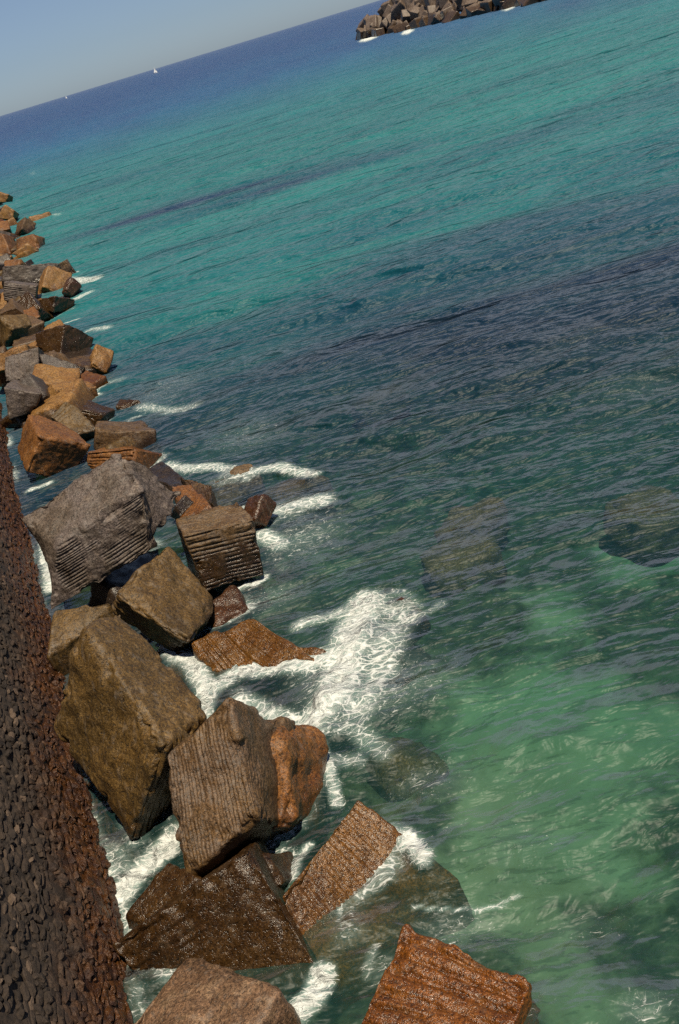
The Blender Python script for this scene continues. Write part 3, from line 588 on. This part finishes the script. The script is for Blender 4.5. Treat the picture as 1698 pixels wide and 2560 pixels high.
# ------------------------------------------------------------------ sea surface
FOAM = [
 ([(-0.0, 16.45), (-0.32, 15.51), (-0.68, 14.7), (-0.87, 13.87), (-1.39, 13.39)], 0.55, 1.0, 1.0),
 ([(0.21, 15.22), (-0.14, 14.14), (-0.57, 13.35)], 0.7, 0.72, 0.4),
 ([(-3.93, 16.71), (-3.49, 16.1), (-3.16, 15.15), (-3.32, 14.71)], 0.28, 1.0, 0.8),
 ([(-3.16, 15.15), (-2.57, 15.41), (-1.92, 15.21), (-1.3, 14.89), (-0.8, 15.04)], 0.28, 0.95, 0.6),
 ([(-2.6, 14.74), (-2.01, 14.06), (-1.59, 13.61)], 0.35, 0.75, 0.3),
 ([(-1.32, 16.38), (-0.63, 16.31), (0.01, 16.52), (0.66, 15.42)], 0.4, 0.75, 0.5),
 ([(0.71, 15.24), (1.3, 15.68)], 0.25, 0.6, 0.2),
 ([(-4.33, 27.12), (-3.67, 26.27), (-2.91, 25.85), (-2.19, 25.03), (-1.23, 24.69), (-0.38, 23.58)], 0.34, 0.8, 0.5),
 ([(-2.29, 22.5), (-1.65, 21.92), (-0.99, 21.96), (-0.36, 21.76)], 0.6, 0.78, 0.5),
 ([(-1.92, 21.01), (-1.55, 20.31)], 0.4, 0.78, 0.3),
 ([(-1.76, 20.23), (-1.53, 19.23)], 0.6, 0.45, 0.1),
 ([(-5.44, 33.21), (-4.47, 31.87), (-3.56, 31.72)], 0.6, 0.62, 0.2),
 ([(-5.54, 32.16), (-5.81, 31.76)], 0.4, 0.6, 0.2),
 ([(-12.05, 64.04), (-10.47, 61.16), (-9.76, 60.78)], 0.7, 0.9, 0.4),
 ([(-10.85, 57.57), (-10.02, 58.14)], 0.6, 0.8, 0.2),
 ([(-8.61, 46.82), (-7.83, 46.31)], 0.6, 0.7, 0.2),
 ([(-10.62, 51.74), (-10.07, 51.99)], 0.5, 0.8, 0.2),
 ([(-7.51, 38.53), (-6.78, 38.39)], 0.7, 0.55, 0.1),
 ([(-2.63, 18.91), (-2.24, 18.87), (-1.98, 19.1)], 0.2, 0.9, 0.3),
 ([(-2.94, 17.81), (-2.65, 18.17), (-2.49, 17.55)], 0.3, 0.8, 0.3),
 ([(-7.63, 24.6), (-7.29, 22.88), (-7.03, 21.59)], 0.3, 1.1, 0.2),
 ([(-8.63, 28.23), (-8.02, 28.28)], 0.2, 1.0, 0.1),
 ([(-4.56, 10.95), (-4.32, 11.27), (-4.0, 11.58), (-3.77, 11.76)], 0.3, 1.05, 0.3),
 ([(-4.45, 11.24), (-4.77, 11.89)], 0.3, 0.6, 0.1),
 ([(-0.75, 10.38), (-0.44, 10.22), (-0.27, 9.86)], 0.22, 1.0, 0.5),
 ([(-1.84, 8.52), (-1.98, 8.26), (-2.18, 8.1)], 0.22, 1.05, 0.5),
 ([(-1.35, 13.03), (-1.29, 12.24), (-1.3, 11.46)], 0.16, 0.8, 0.2),
 ([(-1.78, 10.68), (-1.96, 10.42), (-2.05, 10.13)], 0.15, 0.8, 0.2),
 ([(-1.34, 13.14), (-0.77, 12.98), (-0.39, 12.25)], 0.35, 0.62, 0.2),
 ([(-1.29, 12.35), (-0.81, 12.24)], 0.3, 0.62, 0.1),
 ([(-0.59, 9.17), (-0.07, 8.97), (0.31, 8.89), (0.78, 8.96)], 0.06, 0.72, 0.0),
 ([(0.04, 10.18), (0.43, 10.27)], 0.12, 0.5, 0.0),
 ([(-1.52, 9.48), (-1.51, 9.12)], 0.1, 0.6, 0.0),
 ([(-1.96, 9.79), (-1.6, 9.81), (-1.21, 9.58)], 0.12, 0.62, 0.0),
 ([(-1.19, 8.67), (-1.3, 8.33)], 0.15, 0.55, 0.0),
 ([(-39.04, 191.91), (-33.63, 185.84)], 1.1, 0.85, 0.3),
 ([(53.37, 381.61), (54.97, 352.6)], 4.0, 1.15, 1.0),
 ([(56.35, 327.65), (59.45, 309.07)], 2.2, 1.1, 0.5),
 ([(59.85, 292.78), (68.38, 297.91)], 1.6, 0.9, 0.3),
 ([(76.45, 310.13), (76.34, 290.59), (76.25, 273.33), (77.04, 259.09)], 2.2, 1.1, 0.5),
 ([(-19.76, 107.09), (-17.33, 100.82)], 0.7, 0.6, 0.1),
]
FLECK = [(7.55, 27.03, 5, 3, 0.37), (8.22, 22.99, 5, 3, 0.39), (6.69, 33.70, 5, 3, 0.25), (0.17, 11.29, 1.5, 1.0, 0.46), (-0.15, 8.62, 1.2, 0.8, 0.48), (1.31, 8.09, 1.2, 0.8, 0.42), (1.52, 6.96, 0.7, 0.4, 0.52), (-1.46, 9.10, 0.5, 0.6, 0.52), (-1.13, 8.34, 0.4, 0.4, 0.5), (-0.08, 13.60, 2.2, 1.6, 0.55), (-2.08, 27.58, 3, 3, 0.45), (-1.91, 17.92, 1.6, 1.5, 0.5), (-0.93, 20.34, 2.0, 2.0, 0.52), (-4.71, 34.72, 4, 5, 0.45), (0.98, 9.63, 1.4, 1, 0.4), (-0.57, 14.37, 1.6, 1.5, 0.66), (-1.23, 21.75, 1.4, 1.2, 0.55)]
TONE = [(-2.03, 82.21, 9, 2.2, -0.75), (2.94, 77.19, 10, 2.4, -0.7), (-8.19, 84.01, 6, 2.6, -0.6), (6.11, 38.21, 10, 5, -0.2), (-14.63, 124.59, 14, 4, -0.25), (4.99, 47.84, 10, 2.5, 0.25), (-2.60, 45.76, 5, 4, 0.35), (-1.14, 34.87, 3, 3, 0.35), (22.49, 62.46, 30, 8, -0.3), (10.57, 58.45, 10, 3, 0.15)]
az = np.radians(np.linspace(-62, 74, 560)); rad = np.concatenate([np.geomspace(3.2, 160, 540), np.geomspace(165, 60000, 46)])
A_, R_ = np.meshgrid(az, rad, indexing='ij'); X, Y = R_*np.sin(A_), R_*np.cos(A_)
cell = np.maximum(R_*(az[1] - az[0]), np.gradient(rad)[None, :]*1.0)
Zs, DX, DY = sea_height(X, Y, cell)
shore = (X - (W0 + WK*Y))*.97
foam = np.zeros_like(X); churn = np.zeros_like(X)
for (pts, wdt, stg, lift) in FOAM:
    pts = np.array(pts); best = np.full(X.shape, 1e9)
    lo = pts.min(0) - 4*wdt; hi = pts.max(0) + 4*wdt
    m = (X > lo[0]) & (X < hi[0]) & (Y > lo[1]) & (Y < hi[1])
    if not m.any(): continue
    x, y = X[m], Y[m]; bd = np.full(x.shape, 1e9)
    if len(pts) == 1: bd = np.hypot(x - pts[0, 0], y - pts[0, 1])
    for p, q in zip(pts[:-1], pts[1:]):
        e = q - p; tt = np.clip(((x - p[0])*e[0] + (y - p[1])*e[1])/max(e @ e, 1e-9), 0, 1)
        bd = np.minimum(bd, np.hypot(x - p[0] - tt*e[0], y - p[1] - tt*e[1]))
    g = np.exp(-(bd/wdt)**2)
    foam[m] = np.maximum(foam[m], stg*g); churn[m] = np.maximum(churn[m], lift*g)
wl = np.concatenate(WATERLINE); kd = kdtree.KDTree(len(wl))
for i, p in enumerate(wl): kd.insert((p[0], p[1], 0), i)
kd.balance()
near = (R_ < 75) & (shore < 7) & (shore > -1.5)
ii = np.argwhere(near); dist = np.full(X.shape, 9.0)
for a, c in ii: dist[a, c] = kd.find((X[a, c], Y[a, c], 0))[2]
wash = np.exp(-(dist/.22)**2)*(.32 + .45*fbm(np.stack([X*.8, Y*.8, X*0], -1), 3, 91)) + .30*np.exp(-(dist/.9)**2)*np.clip(.5 + fbm(np.stack([X*.5, Y*.5, X*0 + 3], -1), 3, 93), 0, 1)
foam = np.maximum(foam, np.clip(wash, 0, 1))
for (x, y, rx, ry, w) in FLECK: foam = np.maximum(foam, w*np.exp(-((X - x)/rx)**2 - ((Y - y)/ry)**2))
turb = np.clip(churn, 0, 1.5)
Zs = Zs + turb*(.10 + .22*fbm(np.stack([X*1.9, Y*1.9, X*0], -1), 4, 71)) + .05*np.clip(foam, 0, 1)*fbm(np.stack([X*5, Y*5, X*0], -1), 3, 72)
# how much of the column glows back by itself: clear shallows, opaque deep water; patches of weed and sand show as tone
opac = .17 + .79*sstep(14, 55, R_) + .09*(1 - sstep(8, 15, R_))
milk = 1 - sstep(9, 20, R_)
tone = .30*fbm(np.stack([X*.035, Y*.10, X*0], -1), 4, 81) + .26*fbm(np.stack([X*.16, Y*.4, X*0], -1), 3, 83)
base = np.interp(R_.ravel(), [0, 10, 17, 24, 34, 48, 60, 140, 210, 330, 700], [.62, .62, .50, .22, .16, .62, .85, .95, .70, .28, .05]).reshape(X.shape)
for (x, y, rx, ry, w) in TONE: base = base + w*np.exp(-((X - x)/rx)**2 - ((Y - y)/ry)**2)
tone = np.clip(base + tone*np.interp(R_, [0, 200, 600], [1, 1, .25]), 0, 1)
deep = sstep(85, 330, R_)
nA, nR = A_.shape; idx = np.arange(nA*nR).reshape(nA, nR)
Fq = np.stack([idx[:-1, :-1], idx[1:, :-1], idx[1:, 1:], idx[:-1, 1:]], -1).reshape(-1, 4)
V = np.stack([X - DX, Y - DY, Zs], -1).reshape(-1, 3)
# closed body: skirt and bottom
ring = np.concatenate([idx[:, 0], idx[-1, 1:], idx[-2::-1, -1], idx[0, -2:0:-1]])
nb = len(V); bot = V[ring].copy(); bot[:, 2] = -40
cpt = len(V) + len(bot)
V = np.concatenate([V, bot, [[0, 3000.0, -40]]])
k = len(ring); j = np.arange(k); j2 = (j + 1) % k
skirt = np.stack([ring[j], nb + j, nb + j2, ring[j2]], -1)
side = skirt
cap = np.stack([nb + j, np.full(k, cpt), np.full(k, cpt), nb + j2], -1)
faces = [tuple(q) for q in ()]
me = bpy.data.meshes.new('sea')
tri = np.stack([nb + j2, nb + j, np.full(k, cpt)], -1)
lv = np.concatenate([Fq.ravel(), side.ravel(), tri.ravel()]).astype(np.int32)
ls = np.concatenate([np.arange(len(Fq) + k)*4, (len(Fq) + k)*4 + np.arange(k)*3]).astype(np.int32)
me.vertices.add(len(V)); me.vertices.foreach_set('co', V.astype(np.float32).ravel())
me.loops.add(len(lv)); me.loops.foreach_set('vertex_index', lv)
me.polygons.add(len(ls)); me.polygons.foreach_set('loop_start', ls); me.polygons.foreach_set('use_smooth', np.ones(len(ls), bool))
me.update(calc_edges=True)
pad = np.zeros(len(V) - nb)
for nm, arr in (('foam', foam), ('opac', opac), ('tone', tone), ('deep', deep), ('turb', turb), ('milk', milk)):
    at = me.attributes.new(nm, 'FLOAT', 'POINT'); at.data.foreach_set('value', np.concatenate([arr.ravel(), pad]).astype(np.float32))
t = NT('sea_water'); pos = t.n('ShaderNodeNewGeometry').outputs['Position']
foamA, opacA, toneA, deepA = t.attr('foam'), t.attr('opac'), t.attr('tone'), t.attr('deep')
# ripples
w1 = t.noise(t.mapping(pos, (.95, 1.5, 1), (0, 0, .14)), 1.6, 3, .56, .6)
w2 = t.noise(t.mapping(pos, (1.0, 1.5, 1), (0, 0, -.25)), 5.0, 2, .5, .5)
w3 = t.noise(t.mapping(pos, (.24, .58, 1), (0, 0, .05)), 1.2, 3, .55, .3)
w4 = t.noise(t.mapping(pos, (.035, .12, 1), (0, 0, .03)), 1.0, 2, .6, .3)
w5 = t.noise(t.mapping(pos, (.50, 1.1, 1), (0, 0, -.06)), 1.3, 3, .55, .4)
hgt = t.math('ADD', t.math('MULTIPLY', w5, .30), t.math('MULTIPLY', w1, .135))
hgt = t.math('ADD', hgt, t.math('ADD', t.math('MULTIPLY', w2, .022), t.math('ADD', t.math('MULTIPLY', w3, 1.25), t.math('MULTIPLY', w4, 3.6))))
nrm = t.bump(hgt, 1.0, 1.0)
# colours of the water body
clear = t.mix(toneA, (.001,.027,.078), (.005,.140,.150))
deepc = t.mix(toneA, (.002,.045,.165), (.003,.115,.240))
body = t.mix(t.attr('milk'), t.mix(deepA, clear, deepc), (.022,.090,.075))
dif = t.n('ShaderNodeBsdfDiffuse', Color=body); t.set(dif, 'Normal', nrm)
trn = t.n('ShaderNodeBsdfTransparent', Color=(.93,.97,.96))
mixb = t.n('ShaderNodeMixShader'); t.set(mixb, 0, opacA); t.t.links.new(trn.outputs[0], mixb.inputs[1]); t.t.links.new(dif.outputs[0], mixb.inputs[2])
gls = t.n('ShaderNodeBsdfGlossy', Color=(1, 1, 1), Roughness=.46); t.set(gls, 'Normal', nrm)
fr = t.n('ShaderNodeFresnel', IOR=1.333); t.set(fr, 'Normal', nrm)
frc = t.math('MINIMUM', t.math('MULTIPLY', fr.outputs[0], .66), .34)
surf = t.n('ShaderNodeMixShader'); t.set(surf, 0, frc); t.t.links.new(mixb.outputs[0], surf.inputs[1]); t.t.links.new(gls.outputs[0], surf.inputs[2])
# foam: lace broken out of the density map
warp = t.n('ShaderNodeTexNoise'); t.set(warp, 'Vector', t.mapping(pos, (1, 1.3, 1))); warp.inputs['Scale'].default_value = 1.7; warp.inputs['Detail'].default_value = 2
wv = t.n('ShaderNodeVectorMath', operation='MULTIPLY_ADD'); t.set(wv, 0, warp.outputs['Color']); wv.inputs[1].default_value = (.55, .42, .3); t.set(wv, 2, pos)
vor = t.n('ShaderNodeTexVoronoi', feature='DISTANCE_TO_EDGE'); t.set(vor, 'Vector', t.mapping(wv.outputs[0], (.8, 1.35, .3))); vor.inputs['Scale'].default_value = 5.5
vor2 = t.n('ShaderNodeTexVoronoi', feature='DISTANCE_TO_EDGE'); t.set(vor2, 'Vector', t.mapping(wv.outputs[0], (1, 1.8, .3))); vor2.inputs['Scale'].default_value = 14.0
lace = t.math('SUBTRACT', 1.0, t.math('MULTIPLY', t.math('MINIMUM', vor.outputs['Distance'], t.math('MULTIPLY', vor2.outputs['Distance'], 1.6)), 4.2), clamp=True)
fn = t.noise(t.mapping(wv.outputs[0], (.8, 2.0, 1), (0, 0, .3)), 10.0, 5, .74, .8)
fd = t.math('ADD', t.math('MULTIPLY', lace, .34), t.math('MULTIPLY', fn, .66))
soft = t.noise(t.mapping(wv.outputs[0], (.7, 1.5, 1), (0, 0, .3)), 2.4, 4, .6, .6)
fila = t.step(t.math('ADD', fd, t.math('SUBTRACT', t.math('MULTIPLY', foamA, .62), .94)), -.02, .14)
fila = t.math('MULTIPLY', fila, t.step(foamA, .05, .25))
body_f = t.step(t.math('ADD', foamA, t.math('ADD', t.math('MULTIPLY', t.math('SUBTRACT', soft, .5), 1.1), t.math('MULTIPLY', t.math('SUBTRACT', fn, .5), 1.0))), .52, 1.35)
mask = t.math('MAXIMUM', t.math('MULTIPLY', fila, .88), t.math('MULTIPLY', body_f, .92))
fbmp = t.bump(t.math('MULTIPLY', fd, 1.0), .9, .06, nrm)
fo = t.n('ShaderNodeBsdfDiffuse', Color=(.78,.80,.78)); t.set(fo, 'Normal', fbmp)
aer = t.n('ShaderNodeBsdfDiffuse', Color=(.34,.50,.46)); t.set(aer, 'Normal', nrm)
aerm = t.math('MULTIPLY', t.step(foamA, .30, 1.05), .60)
s1 = t.n('ShaderNodeMixShader'); t.set(s1, 0, aerm); t.t.links.new(surf.outputs[0], s1.inputs[1]); t.t.links.new(aer.outputs[0], s1.inputs[2])
s2 = t.n('ShaderNodeMixShader'); t.set(s2, 0, mask); t.t.links.new(s1.outputs[0], s2.inputs[1]); t.t.links.new(fo.outputs[0], s2.inputs[2])
t.t.links.new(s2.outputs[0], t.out.inputs[0])
va = t.n('ShaderNodeVolumeAbsorption'); va.inputs['Color'].default_value = (.34,.75,.72,1); va.inputs['Density'].default_value = .48
t.t.links.new(va.outputs[0], t.out.inputs[1])
tag(link('sea', me, t.m), kind='structure')

# ------------------------------------------------------------------ offshore breakwater of heaped cubes

ir = np.random.default_rng(5)
M['islet'] = concrete('islet_concrete', (.130,.098,.080), (.105,.072,.050), (.170,.130,.105), 2.2, .5, .5)
_cubes = []
for kk in range(5):
    c0 = (KEYOFF - .5) + ir.normal(size=(8, 3))*.02
    me_, b_, P_ = block_mesh('concrete_cube', c0*2.0, N=12, seed=kk + 1, r=.05, amp=.02, chip=.6)
    me_.materials.append(M['islet']); _cubes.append(me_)
P0, P1 = np.array([54.0, 384.0]), np.array([84.0, 222.0])
ax = (P1 - P0)/np.linalg.norm(P1 - P0); acr = np.array([-ax[1], ax[0]])
u = 0.0; count = 0
while u < 200 and count < 230:
    hmax = min(14.0, 1.5 + u*.42)
    sz0 = 4.2 - u*.006
    lev = 0; zc = .6
    while zc < hmax:
        sz = sz0*(.65 + .55*ir.random())
        a = u + ir.normal()*.8 + lev*1.0; c = lev*2.9 + ir.normal()*.7 + (.0 if u > 8 else 2)
        p = P0 + ax*a + acr*c
        q = cam.matrix_world.inverted() @ Vector((p[0], p[1], zc)); v_ = 512 - q.y/-q.z*35/36*1024
        if v_ < -16: break                                          # above the photograph
        o = link('concrete_cube', _cubes[int(ir.integers(5))], None, loc=(p[0], p[1], zc - sz*.5 + ir.normal()*.4))
        o.rotation_euler = (ir.normal()*.45, ir.normal()*.45, ir.random()*6.28); o.scale = (sz/2, sz/2, sz/2)
        if lev == 0: tag(o, 'dark footed concrete cube at the waterline of the offshore breakwater', 'concrete cube', 'cubes at the waterline of the offshore breakwater')
        else: tag(o, 'dry grey brown concrete cube in the upper heap of the offshore breakwater', 'concrete cube', 'cubes in the upper heap of the offshore breakwater')
        count += 1; lev += 1; zc += sz*.72
    u += sz0*.95 if u > 6 else 3.4


# ------------------------------------------------------------------ sailing boats on the horizon
t = NT('sailcloth'); b = t.n('ShaderNodeBsdfPrincipled'); n = t.noise(t.n('ShaderNodeTexCoord').outputs['Object'], 1.2, 3)
t.set(b, 'Base Color', t.mix(n, (.78,.77,.74), (.86,.86,.84))); t.set(b, 'Roughness', .8); t.t.links.new(b.outputs[0], t.out.inputs[0]); M['sail'] = t.m
t = NT('hull_paint'); b = t.n('ShaderNodeBsdfPrincipled'); n = t.noise(t.n('ShaderNodeTexCoord').outputs['Object'], 2, 3)
t.set(b, 'Base Color', t.mix(n, (.70,.70,.70), (.80,.80,.80))); t.set(b, 'Roughness', .35); t.t.links.new(b.outputs[0], t.out.inputs[0]); M['hull'] = t.m
def sailboat(x, y, k, head, label):
    root = link('sailboat', None, loc=(x, y, 0)); root.rotation_euler.z = head; root.scale = (k, k, k)
    tag(root, label, 'sailboat', 'sailing boats on the horizon')
    v, f = [], []; st = np.linspace(-5, 5.5, 13)
    for xs in st:
        u = (xs + 5)/10.5; w = 1.6*math.sin(math.pi*min(1, .25 + .75*(1 - u)))**.7 if u > .4 else 1.5 + .1*u
        w = w*(1 - u**4)
        for q in range(7):
            a = math.pi*q/6; v.append((xs, -w*math.cos(a), 1.0 - 1.5*math.sin(a)**.8))
    for i in range(12):
        for q in range(6): a = i*7 + q; f.append((a, a + 1, a + 8, a + 7))
        f.append((i*7, i*7 + 7, i*7 + 13, i*7 + 6))
    me = bpy.data.meshes.new('hull'); me.from_pydata(v, [], f); me.update(); link('hull', me, M['hull'], root)
    def sail(name, pts, belly):
        v, f = [], []
        for i in range(9):
            for q in range(7):
                a, b_ = i/8, q/6
                p = (Vector(pts[0])*(1 - a) + Vector(pts[2])*a)*(1 - b_) + (Vector(pts[1])*(1 - a) + Vector(pts[2])*a)*b_
                p.y += belly*math.sin(math.pi*a)*math.sin(math.pi*b_); v.append(p[:])
        for i in range(8):
            for q in range(6): a = i*7 + q; f.append((a, a + 1, a + 8, a + 7))
        me = bpy.data.meshes.new(name); me.from_pydata(v, [], f); me.update()
        o = link(name, me, M['sail'], root); md = o.modifiers.new('thick', 'SOLIDIFY'); md.thickness = .03
    sail('mainsail', [(.4, 0, 2.4), (-4.6, 0, 2.3), (.5, 0, 14)], .7)
    sail('jib', [(5.2, 0, 1.5), (1.0, .6, 1.8), (.7, 0, 12.5)], .6)
    def tube(name, p, q, r):
        p, q = Vector(p), Vector(q); d = (q - p).normalized(); a = d.orthogonal().normalized(); b_ = d.cross(a); v = []
        for c in (p, q):
            for i in range(8): v.append((c + (a*math.cos(i*math.pi/4) + b_*math.sin(i*math.pi/4))*r)[:])
        me = bpy.data.meshes.new(name); me.from_pydata(v, [], [(i, (i+1) % 8, 8 + (i+1) % 8, 8 + i) for i in range(8)] + [tuple(range(7, -1, -1)), tuple(range(8, 16))]); me.update()
        link(name, me, M['hull'], root)
    tube('mast', (.55, 0, .8), (.55, 0, 14.6), .09); tube('boom', (.5, 0, 2.2), (-4.8, 0, 2.15), .07)
sailboat(-112.1, 2597.6, 1.0, 0.5, 'white sailing boat with raised sails on the horizon')
sailboat(-529.8, 4166.4, 0.9, 0.9, 'tiny white sailing boat, the smaller one on the horizon')
